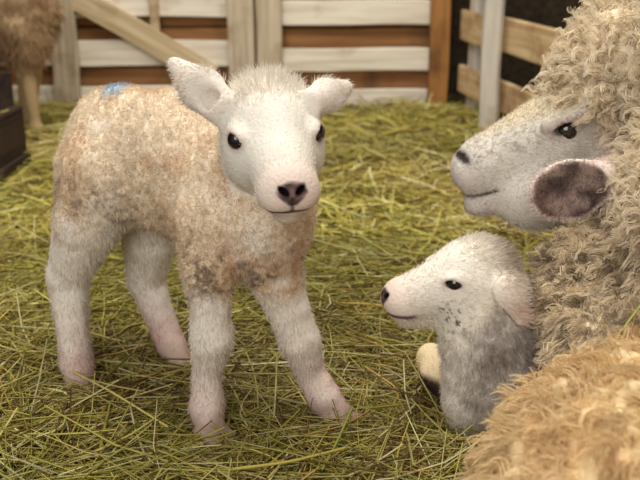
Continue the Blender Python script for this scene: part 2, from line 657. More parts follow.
def eyeball(name, c, r, mat, parent, squash=(1, 1, 1)):
    import bmesh
    bm = bmesh.new()
    bmesh.ops.create_uvsphere(bm, u_segments=20, v_segments=12, radius=r)
    for f in bm.faces: f.smooth = True
    me = bpy.data.meshes.new(name); bm.to_mesh(me); bm.free()
    o = link(name, me, mat, parent)
    o.location = Vector(c) - parent.location
    o.scale = squash
    return o


def local(root, V): return V - np.array(root.location)


# ------------------------------------------------------------------ lamb head (shared between the two lambs)
def lamb_head(fr, eye_h=.0072, eye_tilt=0.0):
    k = fr.k
    R = fr.R
    p = fr.pt

    def rotx(a):      # roll an ellipsoid about the face axis
        return np.stack([R[0], math.cos(a) * R[1] + math.sin(a) * R[2], -math.sin(a) * R[1] + math.cos(a) * R[2]])

    def roty(a):      # tip an ellipsoid about the side axis
        return np.stack([math.cos(a) * R[0] + math.sin(a) * R[2], R[1], -math.sin(a) * R[0] + math.cos(a) * R[2]])
    pr = [
        E(p(-.008, 0, .004), np.array([.062, .053, .054]) * k, R, .02, 'head'),
        C(p(.018, 0, -.006), p(.096, 0, -.028), .047 * k, .030 * k, .022, 'head'),
        E(p(.108, 0, -.028), np.array([.020, .026, .020]) * k, R, .014, 'head'),
        C(p(-.005, 0, -.042), p(.092, 0, -.056), .034 * k, .0175 * k, .012, 'head'),
    ]
    for s in (-1, 1):
        pr += [E(p(.012, s * .029, -.022), np.array([.044, .027, .037]) * k, R, .018, 'head'),
               E(p(.102, s * .013, -.036), np.array([.024, .0195, .0175]) * k, R, .010, 'head'),
               E(p(.039, s * .041, .010), np.array([.017, .009, .010]) * k, R, .012, 'head'),
               E(p(.046, s * .048, .006), np.array([.0104, .013, eye_h]) * k, roty(eye_tilt), .003, 'head', '-'),
               E(p(.128, s * .0085, -.0235), np.array([.009, .0058, .0026]) * k, rotx(s * .75), .003, 'head', '-')]
    pr += [E(p(.110, 0, -.0490), np.array([.022, .027, .0024]) * k, roty(-.10), .003, 'head', '-'),
           C(p(.130, 0, -.030), p(.129, 0, -.046), .0016 * k, .0016 * k, .002, 'head', '-')]
    return pr


def lamb_face_color(fr, p, eye_z=1.4):
    q = fr.loc(p)
    x, y, z = q[:, 0], q[:, 1], q[:, 2]
    n = vnoise(p, 130, 5)
    white = lin(232, 225, 213)
    hm = np.ones(len(p))
    c = np.tile(white, (len(p), 1)) * (0.94 + 0.1 * vnoise(p, 40, 6))[:, None]
    # pink along the muzzle and lips
    m = sstep(.080, .125, x) * 0.55
    c = mixc(c, lin(226, 196, 182), m)
    ny = np.abs(y) / (1.0 - .55 * sstep(-.024, -.040, z))
    nose = sstep(.0185, .0145, np.sqrt(ny ** 2 + ((z + .0275) / .80) ** 2)) * sstep(.108, .116, x)
    c = mixc(c, mixc(np.tile(lin(136, 102, 100), (len(p), 1)), lin(62, 46, 48), sstep(.25, .6, n)), nose * 0.95)
    for s in (-1, 1):
        a_ = s * .75
        ly = math.cos(a_) * (y - s * .0085) + math.sin(a_) * (z + .0235)
        lz = -math.sin(a_) * (y - s * .0085) + math.cos(a_) * (z + .0235)
        c = mixc(c, lin(18, 12, 12), sstep(1.5, 1.0, np.sqrt((ly / .0060) ** 2 + (lz / .0030) ** 2)) * sstep(.112, .12, x))
    cl = sstep(.0028, .0012, np.abs(y)) * sstep(-.050, -.046, z) * sstep(-.028, -.032, z) * sstep(.114, .12, x)
    c = mixc(c, lin(60, 40, 40), cl * .8)
    mouth = sstep(.0046, .0018, np.abs(z + .0490 + 0.10 * (x - .110))) * sstep(.084, .096, x)
    c = mixc(c, lin(88, 54, 52), mouth * 0.9)
    for s in (-1, 1):
        d = np.sqrt((x - .045) ** 2 + (y - s * .047) ** 2 + ((z - .006) * eye_z) ** 2)
        c = mixc(c, lin(206, 178, 168), sstep(.021, .013, d) * 0.6)
        c = mixc(c, lin(38, 28, 27), sstep(.0138, .0108, d) * 0.95)
    return c, q


# ------------------------------------------------------------------ standing lamb
def standing_lamb():
    root = empty('lamb', tuple(np.append(((G(210, 440) + G(80, 393) + G(335, 420) + G(183, 370)) / 4)[:2], 0.0)))
    tag(root, 'white lamb standing on the hay with a blue mark on its back', 'lamb', 'twin lambs')
    yaw, pit, roll = math.radians(12), math.radians(7), math.radians(-3)
    f = np.array([math.sin(yaw) * math.cos(pit), -math.cos(yaw) * math.cos(pit), -math.sin(pit)])
    up = np.array([math.sin(roll), 0, 1.0])
    fr = Frame((0, 0, 0), f, up, 1.12)
    em = P(277, 136, 1.06)
    fr.o = em - fr.k * (.044 * fr.f + .007 * fr.u)
    hip, mid, ch = P(121, 153, 1.335), P(178, 165, 1.26), P(243, 203, 1.185)
    ax = nrm(ch - hip); lat = nrm(np.cross([0, 0, 1], ax)); upb = np.cross(ax, lat)
    RB = np.stack([ax, lat, upb])
    pr = [
        E(hip + [0, 0, -.002], (.088, .078, .104), RB, .03, 'torso'),
        E(mid, (.125, .084, .105), RB, .04, 'torso'),
        E(ch, (.098, .078, .096), RB, .04, 'torso'),
        E(P(267, 214, 1.14), (.05, .062, .062), RB, .03, 'torso'),
        C(ch + [.0, 0, .02], fr.pt(-.025, 0, -.03), .074, .052, .03, 'neck'),
    ]
    legs = []
    # near hind
    a = [P(104, 178, 1.285), P(88, 222, 1.27), P(68, 275, 1.285), P(72, 322, 1.27), P(77, 364, 1.26), P(82, 389, 1.246)]
    r = [.070, .048, .0310, .0235, .0250, .021]
    legs.append((a, r))
    # far hind
    a = [P(150, 205, 1.37), P(149, 240, 1.37), P(146, 280, 1.385), P(161, 318, 1.37), P(172, 346, 1.355), P(181, 363, 1.338)]
    r = [.060, .042, .0290, .0230, .0235, .020]
    legs.append((a, r))
    # front, lamb's right (left in the picture)
    a = [P(212, 228, 1.135), P(208, 272, 1.12), P(210, 305, 1.115), P(212, 338, 1.115), P(207, 372, 1.125), P(207, 405, 1.118), P(210, 431, 1.108)]
    r = [.050, .0335, .0260, .0285, .0190, .0240, .0225]
    legs.append((a, r))
    # front, lamb's left
    a = [P(262, 240, 1.15), P(276, 275, 1.155), P(288, 307, 1.16), P(300, 340, 1.165), P(310, 370, 1.175), P(324, 398, 1.170), P(337, 413, 1.163)]
    r = [.048, .0355, .0280, .0280, .0195, .0245, .0220]
    legs.append((a, r))
    for a, r in legs:
        for i in range(len(a) - 1):
            pr.append(C(a[i], a[i + 1], r[i], r[i + 1], .005 if i else .03, 'leg' if i else 'torso'))
        # cloven toes
        e = a[-1]; fw = nrm((ax * [1, 1, 0])); ll = nrm(np.cross([0, 0, 1], fw))
        for s in (-1, 1):
            t0 = e + ll * s * .010
            t1 = e + ll * s * .012 + fw * .020
            t1[2] = max(0.012, e[2] - .017)
            pr.append(C(t0, t1, .0165, .0120, .003, 'leg'))
    # stubby tail
    pr.append(C(hip - ax * .075 + [0, 0, .03], hip - ax * .098 + [0, 0, -.05], .02, .014, .02, 'torso'))
    # ears
    pr += lamb_head(fr)
    def ear(b, t, r0, r1, nrmv):
        m = b + (t - b) * 0.45
        return [C(b, m, r0 * .75, r0, .012, 'ear', flat=(nrmv, 2.9)), C(m, t, r0, r1, .006, 'ear', flat=(nrmv, 2.9))]
    eL = ear(P(226, 112, 1.085), P(174, 63, 1.12), .0275, .0085, nrm([0.25, -1, -.25]))
    eR = ear(P(310, 103, 1.085), P(346, 87, 1.135), .0215, .0095, nrm([-.45, -1, -.2]))
    pr += eL + eR
    # shallow ear hollows
    pr += [E(P(205, 96, 1.082), (.032, .013, .008), np.stack([nrm(P(226, 112, 1.085) - P(174, 63, 1.12)), nrm(np.cross(nrm([0.25, -1, -.25]), P(226, 112, 1.085) - P(174, 63, 1.12))), nrm([0.25, -1, -.25])]), .01, 'ear', '-')]
    V, F = sculpt(pr, .0026)
    N = vnormals(V, F)
    # weights per region
    dt, dh = group_d(pr, 'torso', V), np.minimum(group_d(pr, 'head', V), group_d(pr, 'ear', V))
    dl = group_d(pr, 'leg', V)
    dn = group_d(pr, 'neck', V)
    head = sstep(-.006, .010, np.minimum(dt, np.minimum(dl, dn)) - dh)
    hindq = sstep(.11, .07, (V - hip) @ ax)
    tor = sstep(.030, .004, np.minimum(dt, dn) + .02 * (vnoise(V, 45, 17) - .5)) * (1 - head)
    zz = V[:, 2] + .05 * (vnoise(V, 50, 18) - .5)
    tor = tor * (hindq * sstep(.235, .335, zz) + (1 - hindq) * sstep(.205, .245, zz))
    rel = V - hip
    s_ax = rel @ ax; s_up = rel @ upb
    # wool folds running down the flank and a knobbly nap
    fold = np.sin(s_ax * 150 + 2.5 * vnoise(V, 14, 2) + s_up * 12) * .0022 * sstep(.0, .05, s_ax) * sstep(.2, .12, s_ax)
    V = V + N * (tor * (fold + .0050 * (vnoise(V, 150, 8) - .5) + .004 * (vnoise(V, 60, 9) - .5)))[:, None]
    V = V + N * ((1 - tor) * (1 - head) * .003 * (vnoise(V, 70, 10) - .5))[:, None]
    N = vnormals(V, F)
    # colours: coat tint only
    fc, q = lamb_face_color(fr, V)
    wool = np.tile(lin(240, 226, 202), (len(V), 1)) * (0.86 + .22 * vnoise(V, 120, 11))[:, None]
    tan = sstep(.45, .75, vnoise(V, 26, 12)) * .36 + .16
    tan += sstep(.06, .22, s_ax) * .25 * sstep(.06, -.06, s_up)
    wool = mixc(wool, lin(204, 166, 126), np.clip(tan, 0, .8))
    dirt = sstep(.50, .78, .55 * vnoise(V, 190, 13) + .45 * vnoise(V, 60, 19)) * sstep(.04, -.07, s_up) * 1.0
    wool = mixc(wool, lin(122, 98, 80), np.clip(dirt, 0, .8))
    wp = np.exp(-(((V - P(258, 240, 1.09)) / [.024, .06, .035]) ** 2).sum(1))
    wool = mixc(wool, lin(238, 228, 214), np.clip(wp * 1.1 - .25 * vnoise(V, 80, 20), 0, .85))
    cm = np.array(P(118, 91, 1.33))
    blue = sstep(.026, .010, np.sqrt(((V - cm) ** 2 @ [1, .25, .6])) + .014 * (vnoise(V, 70, 14) - .5))
    wool = mixc(wool, lin(116, 174, 214), blue * .6)
    legc = np.tile(lin(238, 229, 217), (len(V), 1)) * (.92 + .12 * vnoise(V, 60, 15))[:, None]
    z = V[:, 2]
    legc = mixc(legc, lin(196, 158, 148), sstep(.17, .03, z) * (.30 + .65 * vnoise(V, 34, 16)))
    legc = mixc(legc, lin(150, 122, 108), sstep(.060, .030, z) * .65)
    col = mixc(legc, wool, tor)
    col = mixc(col, fc, head)
    de = group_d(pr, 'ear', V)
    em_ = sstep(.004, -.001, de) * sstep(0, .004, group_d(pr, 'head', V))
    col = mixc(col, lin(236, 222, 210), em_ * .6)
    body = link('body', mesh_np('body', local(root, V), F, True, col), M_SKIN, root)
    for s in (-1, 1):
        eyeball('eye', fr.pt(.0405, s * .0420, .006), .0112 * fr.k, M_EYE, root)
    # fur
    de = np.minimum(np.linalg.norm(q - [.045, .047, .006], axis=1), np.linalg.norm(q - [.045, -.047, .006], axis=1))
    bald = np.maximum(sstep(.017, .0125, de), sstep(.108, .116, q[:, 0]) * head)
    em_ = sstep(.003, -.001, group_d(pr, 'ear', V)) * sstep(-.004, .006, group_d(pr, 'head', V))
    interp = sample(V, F, N, 105000, np.clip(tor * 1.25 + (1 - tor) * 1.0, 0, 2) * (1 - bald) * np.where(V[:, 2] < .05, .12, 1))
    r_, n_, c_ = interp(V), nrm(interp(N)), interp(col)
    t_, h_ = interp(tor), interp(head)
    e_ = interp(em_)
    qq = fr.loc(r_)
    rnd = rng.normal(size=r_.shape)
    flow = np.array([0, 0, -1.0]) * np.ones_like(r_)
    flow = np.where((h_ > .5)[:, None], -fr.f * 1.0 + .25 * fr.u, flow)
    flow = np.where((e_ > .4)[:, None], np.sign(qq[:, 1])[:, None] * fr.l * 1.2, flow)
    top = h_ * sstep(.02, .05, qq[:, 2]) * sstep(.05, .0, qq[:, 0]) * (1 - e_)
    d0 = nrm(n_ * (.8 * t_ + .30 * (1 - t_) + .5 * top)[:, None] + flow * (.15 * t_ + .65 * (1 - t_))[:, None] * (1 - .5 * top)[:, None] + .22 * rnd)
    d1 = nrm(d0 + flow * (.3 + .5 * (1 - t_))[:, None] + .75 * rng.normal(size=r_.shape) * (.35 + .65 * t_ + .7 * top)[:, None])
    ln = (.0060 * t_ + .0075 * (1 - t_) * (1 - h_) + .0048 * h_ + .011 * top) * (1 - .25 * e_) * (.55 + .45 * sstep(.02, .07, r_[:, 2]))
    ln = ln * (.6 + .8 * rng.random(len(r_)))
    cc = c_ * (.88 + .24 * rng.random(len(r_)))[:, None]
    strands('fur', local(root, r_ - n_ * .0008), d0, d1, ln, .0009, cap(cc), root, 2, curl=.0018 * t_, cfreq=.8)
    return pr


PR1 = standing_lamb()


# ------------------------------------------------------------------ lying lamb
def lying_lamb():
    g = P(500, 382, 1.16)
    root = empty('lamb', (g[0], g[1], 0.0))
    tag(root, 'small lamb lying on the hay under the ewe\'s chin, head in profile', 'lamb', 'twin lambs')
    f = nrm([-.95, -.22, .07])
    fr = Frame((0, 0, 0), f, np.array([-.02, .0, 1.0]), .95)
    fr.o = P(454, 285, 1.115) - fr.k * (.044 * fr.f + .047 * fr.l + .006 * fr.u)
    pr = lamb_head(fr, .0058, .18) + [E(fr.pt(.088, 0, -.036), np.array([.030, .028, .027]) * fr.k, fr.R, .015, 'head')]
    sh = P(502, 391, 1.155)
    rear = np.array([.40, 1.34, .095])
    axb = nrm(rear - sh)
    pr += [
        C(fr.pt(-.025, 0, -.02), P(487, 330, 1.155), .050, .056, .03, 'neck'),
        C(P(487, 330, 1.155), sh, .056, .070, .03, 'torso'),
        C(sh, rear, .077, .09, .03, 'torso'),
        C(P(474, 352, 1.13), P(470, 408, 1.115), .034, .030, .03, 'torso'),
        # folded foreleg: upper arm forward to the knee, shank back under
        C(P(470, 395, 1.17), P(431, 357, 1.235), .034, .019, .015, 'leg'),
        C(P(431, 357, 1.235), P(432, 372, 1.215), .0185, .016, .01, 'leg'),
        C(P(432, 374, 1.215), P(470, 408, 1.16), .016, .018, .01, 'leg'),
    ]
    nv = nrm([.15, -1, .35])
    b, m, t = fr.pt(-.03, .048, .012), P(510, 292, 1.105), P(522, 318, 1.10)
    ear = [C(b, m, .014, .022, .010, 'ear', flat=(nv, 2.4)), C(m, t, .0225, .011, .006, 'ear', flat=(nv, 2.4))]
    b2, t2 = fr.pt(-.03, -.045, .01), fr.pt(-.09, -.085, -.005)
    ear += [C(b2, t2, .018, .012, .01, 'ear', flat=(nv, 2.4))]
    pr += ear
    V, F = sculpt(pr, .0026)
    N = vnormals(V, F)
    dh = np.minimum(group_d(pr, 'head', V), group_d(pr, 'ear', V))
    dt = np.minimum(group_d(pr, 'torso', V), group_d(pr, 'neck', V)); dl = group_d(pr, 'leg', V)
    head = sstep(-.02, .012, np.minimum(dt, dl) - dh)
    tor = sstep(-.01, .01, np.minimum(dl, dh) - dt)
    V = V + N * (tor * .0045 * (vnoise(V, 110, 21) - .5) + tor * .0007 * np.sin((V @ np.array([.25, -.2, 1.0])) * 240 + 5 * vnoise(V, 18, 22)))[:, None]
    N = vnormals(V, F)
    fc, q = lamb_face_color(fr, V, 2.1)
    fc = mixc(fc, lin(158, 138, 116), sstep(-.005, -.045, q[:, 0]) * sstep(.0, .03, q[:, 2]) * .75)     # grubby crown behind the brow
    sp = sstep(.56, .72, .7 * vnoise(V, 330, 24) + .3 * vnoise(V, 120, 27)) * np.exp(-(((V - P(452, 322, 1.10)) / [.024, .06, .022]) ** 2).sum(1)) * 1.4
    fc = mixc(fc, lin(84, 66, 54), np.clip(sp * 1.1, 0, .9))
    wool = np.tile(lin(188, 178, 168), (len(V), 1)) * (.8 + .3 * vnoise(V, 100, 25))[:, None]
    wool = mixc(wool, lin(136, 118, 106), sstep(.4, .7, vnoise(V, 30, 26)) * .5)
    fronty = sstep(.222, .172, V[:, 0] + .02 * (vnoise(V, 60, 28) - .5))
    wool = mixc(wool, lin(232, 224, 212), fronty * .85)
    legc = np.tile(lin(234, 214, 176), (len(V), 1))
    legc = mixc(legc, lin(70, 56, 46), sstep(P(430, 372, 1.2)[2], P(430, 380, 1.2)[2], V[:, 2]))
    col = mixc(legc, wool, tor)
    nb = sstep(.0, .05, fr.o[2] - .045 - V[:, 2])
    col = mixc(col, fc, np.clip(head, 0, 1))
    col = mixc(col, lin(84, 66, 54), np.clip(sp, 0, .85) * (1 - head))
    de_ = group_d(pr, 'ear', V)
    q2 = V - t
    em_ = sstep(.004, -.002, de_) * (1 - sstep(.0, .006, -group_d(pr, 'head', V)))
    col = mixc(col, lin(226, 208, 192), em_ * .7)
    tipm = np.exp(-((V - (m * .35 + t * .65)) ** 2).sum(1) / .017 ** 2) * em_
    col = mixc(col, lin(196, 148, 136), tipm * .7)
    link('body', mesh_np('body', local(root, V), F, True, col), M_SKIN, root)
    for s in (-1, 1):
        eyeball('eye', fr.pt(.0395, s * .0385, .006), .0126 * fr.k, M_EYE, root)
    de = np.minimum(np.linalg.norm(q - [.045, .047, .006], axis=1), np.linalg.norm(q - [.045, -.047, .006], axis=1))
    bald = np.maximum(sstep(.018, .0125, de), sstep(.104, .114, q[:, 0]))
    interp = sample(V, F, N, 50000, (1 - bald) * np.where(V[:, 0] > .36, .1, 1.0))
    r_, n_, c_, t_, h_ = interp(V), nrm(interp(N)), interp(col), interp(tor), interp(head)
    em2 = interp(em_)
    qq = fr.loc(r_)
    flow = np.where((h_ > .5)[:, None], -fr.f - .1 * fr.u, np.array([.1, 0, -1.0]))
    top = h_ * sstep(.02, .05, qq[:, 2]) * sstep(.04, -.01, qq[:, 0])
    d0 = nrm(n_ * (.55 * t_ + .35 * (1 - t_) + .5 * top)[:, None] + flow * .55 + .2 * rng.normal(size=r_.shape))
    d1 = nrm(d0 + flow * .5 + .45 * rng.normal(size=r_.shape))
    ln = (.0075 * t_ + .0062 * (1 - t_) + .006 * top + .006 * em2) * (.6 + .8 * rng.random(len(r_)))
    strands('fur', local(root, r_ - n_ * .0008), d0, d1, ln, .0011, cap(c_ * (.88 + .24 * rng.random(len(r_)))[:, None]), root, 2,
            curl=.001 * t_, cfreq=.8)
    return pr


PR2 = lying_lamb()


# ------------------------------------------------------------------ ewe
def ewe():
    root = empty('ewe', (.5, .85, 0.0))
    tag(root, 'big cream-fleeced ewe lying down on the right, head in profile', 'sheep')
    YH = 1.33
    s = 1 / 660.0

    def p(u, v, dy=0.0): return P(u, v, YH + dy)
    RH = np.stack([nrm(p(470, 165) - p(565, 128)), np.array([0, 1.0, 0]), nrm(np.cross(nrm(p(470, 165) - p(565, 128)), [0, -1.0, 0]))])
    if RH[2][2] < 0: RH[2] = -RH[2]
    pr = [
        # face: bridge of the nose, muzzle, jaw, cheek, brow, crown
        C(p(556, 132), p(486, 164), .058, .038, .03, 'head'),
        E(p(479, 170), (.040, .040, .036), RH, .02, 'head'),
        C(p(560, 112), p(480, 154), .030, .020, .025, 'head'),
        C(p(548, 182), p(486, 200), .052, .020, .03, 'head'),
        E(p(535, 195, -.02), (.055, .045, .05), RH, .03, 'head'),
        E(p(478, 203), (.022, .026, .016), RH, .014, 'head'),
        E(p(464, 172), (.016, .032, .024), RH, .014, 'head'),
        E(p(642, 122), (.075, .072, .08), RH, .03, 'crown'),
        E(p(562, 122, -.052), (.030, .016, .018), RH, .012, 'head'),
        E(p(567, 116, -.056), (.032, .013, .010), RH, .008, 'head'),
        E(p(566, 130, -.068), (.0185, .017, .0075), RH, .004, 'head', '-'),
        E(p(460, 158, -.026), (.011, .016, .0055), RH, .005, 'head', '-'),
        E(p(479, 196, -.022), (.030, .032, .0022), RH, .004, 'head', '-'),
        # topknot, neck, brisket
        E(p(626, 70), (.105, .088, .046), RH, .035, 'wool'),
        E(P(664, 52, 1.33), (.12, .12, .09), k=.05, g='wool'),
        C(P(668, 140, 1.36), P(645, 235, 1.25), .088, .085, .05, 'wool'),
        C(P(638, 235, 1.25), P(640, 318, 1.13), .080, .088, .05, 'wool'),
        C(P(577, 277, 1.18), P(594, 352, 1.08), .046, .056, .04, 'wool'),
        C(P(715, 150, 1.33), P(780, 220, 1.10), .15, .19, .06, 'wool'),
        # trunk lying towards the camera
        C((.61, 1.08, .22), (.53, .62, .13), .165, .16, .08, 'trunk'),
        E((.43, .62, .110), (.308, .41, .207), k=.06, g='trunk'),
        E((.50, .34, .14), (.22, .24, .15), k=.06, g='trunk'),
    ]
    # ear, flat and facing the camera
    ec = P(569, 190, 1.185); en = nrm([-.05, -1, .18])
    ea = nrm(P(535, 199, 1.185) - P(605, 181, 1.185)); ea = nrm(ea - en * (ea @ en)); ew = np.cross(en, ea)
    RE = np.stack([ea, ew, en])
    pr += [E(ec, (.056, .042, .011), RE, .008, 'ear'),
           C(P(602, 181, 1.19), P(640, 160, 1.29), .026, .035, .015, 'ear'),
           E(ec + en * .012, (.048, .034, .0085), RE, .006, 'ear', '-')]
    V, F = sculpt(pr, .0042)
    N = vnormals(V, F)
    dh = group_d(pr, 'head', V); de = group_d(pr, 'ear', V)
    dw = np.minimum(group_d(pr, 'wool', V), group_d(pr, 'crown', V)); dtr = group_d(pr, 'trunk', V)
    dall = np.minimum(dw, dtr)
    head = sstep(-.008, .012, dall - dh)
    ear = sstep(-.002, .004, np.minimum(dall, dh) - de)
    wool = (1 - np.maximum(head, ear))
    trunk = sstep(-.03, .03, dw - dtr)
    V = V + N * (wool * (.022 * (vnoise(V, 26, 31) - .5) + .012 * (vnoise(V, 60, 32) - .5) + .006 * (vnoise(V, 130, 33) - .5)))[:, None]
    N = vnormals(V, F)
    # colours
    fc = np.tile(lin(222, 216, 206), (len(V), 1)) * (.9 + .14 * vnoise(V, 60, 34))[:, None]
    fl = (V - p(566, 129)) @ RH[0]
    fu = (V - p(566, 129)) @ RH[2]
    fc = mixc(fc, lin(166, 152, 132), sstep(.5, .72, vnoise(V, 190, 35)) * sstep(.03, .0, np.abs(fu - .02)) * .7 * sstep(0., .04, fl))
    fc = mixc(fc, lin(206, 188, 146), sstep(.03, .05, fu - .0 * fl) * .6)
    fc = mixc(fc, lin(206, 196, 190), sstep(.12, .15, fl) * .5)
    nost = np.exp(-(((V - p(461, 157, -.028)) @ RH.T @ np.array([[.8, 0, .6], [0, 1, 0], [-.6, 0, .8]]) / [.0060, .03, .0125]) ** 2).sum(1))
    fc = mixc(fc, lin(40, 32, 30), np.clip(nost * 2.6, 0, .97))
    eyec = p(566, 129, -.062)
    deye = np.sqrt((((V - eyec) @ RH.T / [1.25, 1.0, .8]) ** 2).sum(1))
    fc = mixc(fc, lin(196, 176, 170), sstep(.030, .016, deye) * .6)
    fc = mixc(fc, lin(66, 56, 52), sstep(.0165, .0125, deye) * .9)
    mq = (V - p(479, 196, -.03))
    mth = sstep(.004, .0015, np.abs(mq @ RH[2])) * sstep(.034, .026, np.abs(mq @ RH[0]))
    fc = mixc(fc, lin(110, 92, 84), mth * .8)
    wc = np.tile(lin(247, 233, 207), (len(V), 1)) * (.82 + .3 * vnoise(V, 70, 36))[:, None]
    chest = sstep(.36, .28, V[:, 2])
    wc = mixc(wc, lin(232, 212, 176), chest * (.15 + .45 * vnoise(V, 22, 37)))
    wc = mixc(wc, lin(120, 98, 72), chest * sstep(.60, .70, vnoise(V, 85, 38)) * .8)
    tc_ = np.tile(lin(230, 206, 162), (len(V), 1)) * (.86 + .24 * vnoise(V, 40, 39))[:, None]
    tc_ = mixc(tc_, lin(200, 162, 112), sstep(.48, .75, vnoise(V, 30, 40)) * .6)
    wc = mixc(wc, tc_, trunk)
    el = (V - ec) @ RE.T
    er = np.sqrt((el[:, 0] / .056) ** 2 + (el[:, 1] / .042) ** 2)
    earc = np.tile(lin(230, 214, 204), (len(V), 1))
    inner = sstep(.96, .86, er + .06 * (vnoise(V, 120, 41) - .5)) * sstep(-.004, .001, el[:, 2])
    dk = mixc(np.tile(lin(148, 126, 116), (len(V), 1)), lin(84, 68, 64), sstep(.35, .7, vnoise(V, 70, 42)))
    dk = mixc(dk, lin(150, 116, 100), np.exp(-((el[:, 0] - .042) / .012) ** 2) * .35)
    earc = mixc(earc, dk, inner)
    col = mixc(wc, fc, head)
    col = mixc(col, earc, ear)
    link('body', mesh_np('body', local(root, V), F, True, col), M_SKIN, root)
    for dy in (-.046, .046):
        eyeball('eye', p(566, 130, dy * .94), .0185, M_EYE2, root)
    # short face hair
    bald = np.maximum(sstep(.021, .014, deye), np.clip(nost * 3, 0, 1))
    interp = sample(V, F, N, 26000, np.maximum(head, ear) * (1 - bald))
    r_, n_, c_, e_ = interp(V), nrm(interp(N)), interp(col), interp(ear)
    d0 = nrm(n_ * .3 - RH[0] * .6 * (1 - 1.6 * e_)[:, None] + .25 * rng.normal(size=r_.shape))
    d1 = nrm(d0 - RH[0] * .3 + [0, 0, -.25] + .3 * rng.normal(size=r_.shape))
    fluff = sstep(.30, .24, r_[:, 2]) * (1 - e_)
    strands('face_hair', local(root, r_ - n_ * .0005), d0, d1, (.0055 + .012 * fluff) * (.6 + .8 * rng.random(len(r_))), .0011,
            cap(c_ * (.88 + .24 * rng.random(len(r_)))[:, None]), root, 2)
    # fleece in clumped, crimped locks
    vis = np.where((V[:, 0] > .36 + .22 * V[:, 1]) | (V[:, 1] < .38) | (N @ np.array([-.25, -.75, .6]) < -.25), 0.12, 1.0)
    def fleece(name, dens, nl, per, rad, ln, crl, fq, wd, seg, lay):
        interp = sample(V, F, N, nl, dens * vis)
        lc, n_, c_ = interp(V), nrm(interp(N)), interp(col)
        ld0 = nrm(n_ * 1.0 + .55 * rng.normal(size=lc.shape) + [0, 0, -.1])
        ld1 = nrm(n_ * (1 - lay) + rng.normal(size=lc.shape) * .6 + np.array([-.25, -.2, -.9]) * lay)
        L0 = ln * (.6 + .8 * rng.random(nl))
        i = np.repeat(np.arange(nl), per)
        m = len(i)
        sd = nrm(np.cross(ld0 + ld1, rng.normal(size=(nl, 3))))
        a = rng.random(m) * 6.28; rr = rad * np.sqrt(rng.random(m))
        t1 = nrm(np.cross(n_, rng.normal(size=n_.shape))); t2 = np.cross(n_, t1)
        off = t1[i] * (rr * np.cos(a))[:, None] + t2[i] * (rr * np.sin(a))[:, None]
        root_ = lc[i] + off - n_[i] * .003
        tip = -off * .8 / L0[i][:, None]
        ph = rng.random(nl) * 6.28
        d0 = ld0[i] + tip * .5; d1 = ld1[i] + tip * .6
        # shared corkscrew per lock
        seg_pts = [root_]
        q = root_.copy()
        for k in range(seg):
            t = (k + .5) / seg
            q = q + nrm(d0 * (1 - t) + d1 * t) * (L0[i] / seg)[:, None]
            seg_pts.append(q)
        axd = nrm(ld0 + ld1 + 1e-4); s2 = np.cross(axd, sd)
        pts = np.stack(seg_pts, 1)
        phs = ph[i] + rng.normal(size=m) * .25
        for k in range(1, seg + 1):
            aa = phs + 6.283 * fq * k / seg
            e = crl * min(1, 1.6 * k / seg)
            pts[:, k] += e * (np.cos(aa)[:, None] * sd[i] + np.sin(aa)[:, None] * s2[i])
        side = nrm(np.cross(axd[i], rng.normal(size=(m, 3))))
        Vv = np.zeros((m, seg + 1, 2, 3), np.float32)
        for k in range(seg + 1):
            ws = wd * (1 - .7 * (k / seg) ** 2) * .5
            Vv[:, k, 0] = pts[:, k] - side * ws; Vv[:, k, 1] = pts[:, k] + side * ws
        bs = np.arange(m) * (seg + 1) * 2
        Fq = np.stack([np.stack([bs + 2 * k, bs + 2 * k + 1, bs + 2 * k + 3, bs + 2 * k + 2], 1) for k in range(seg)], 1).reshape(-1, 4)
        lcol = c_ * (.84 + .3 * rng.random(nl))[:, None]
        cc = cap(lcol[i] * (.92 + .16 * rng.random(m))[:, None])
        me = mesh_np(name, local(root, Vv.reshape(-1, 3)), Fq, True, np.repeat(cc, (seg + 1) * 2, axis=0))
        o = link(name, me, M_FUR, root)
        tag(o, kind='stuff')
        return o
    tk = wool * (1 - trunk)
    upper = sstep(.30, .36, V[:, 2])
    o = fleece('topknot_fleece', tk * upper, 2300, 11, .006, .034, .0058, 1.3, .0017, 6, .35)
    o['label'] = 'curly cream wool on the crown and neck'
    o = fleece('chest_fleece', tk * (1 - upper), 2800, 10, .007, .024, .003, .9, .0016, 4, .7)
    o['label'] = 'dirty tan matted wool on the chest'
    o = fleece('flank_fleece', wool * trunk, 5400, 9, .011, .024, .0022, .6, .0017, 4, .85)
    o['label'] = 'golden tan wool on the flank'
    return pr


PR3 = ewe()


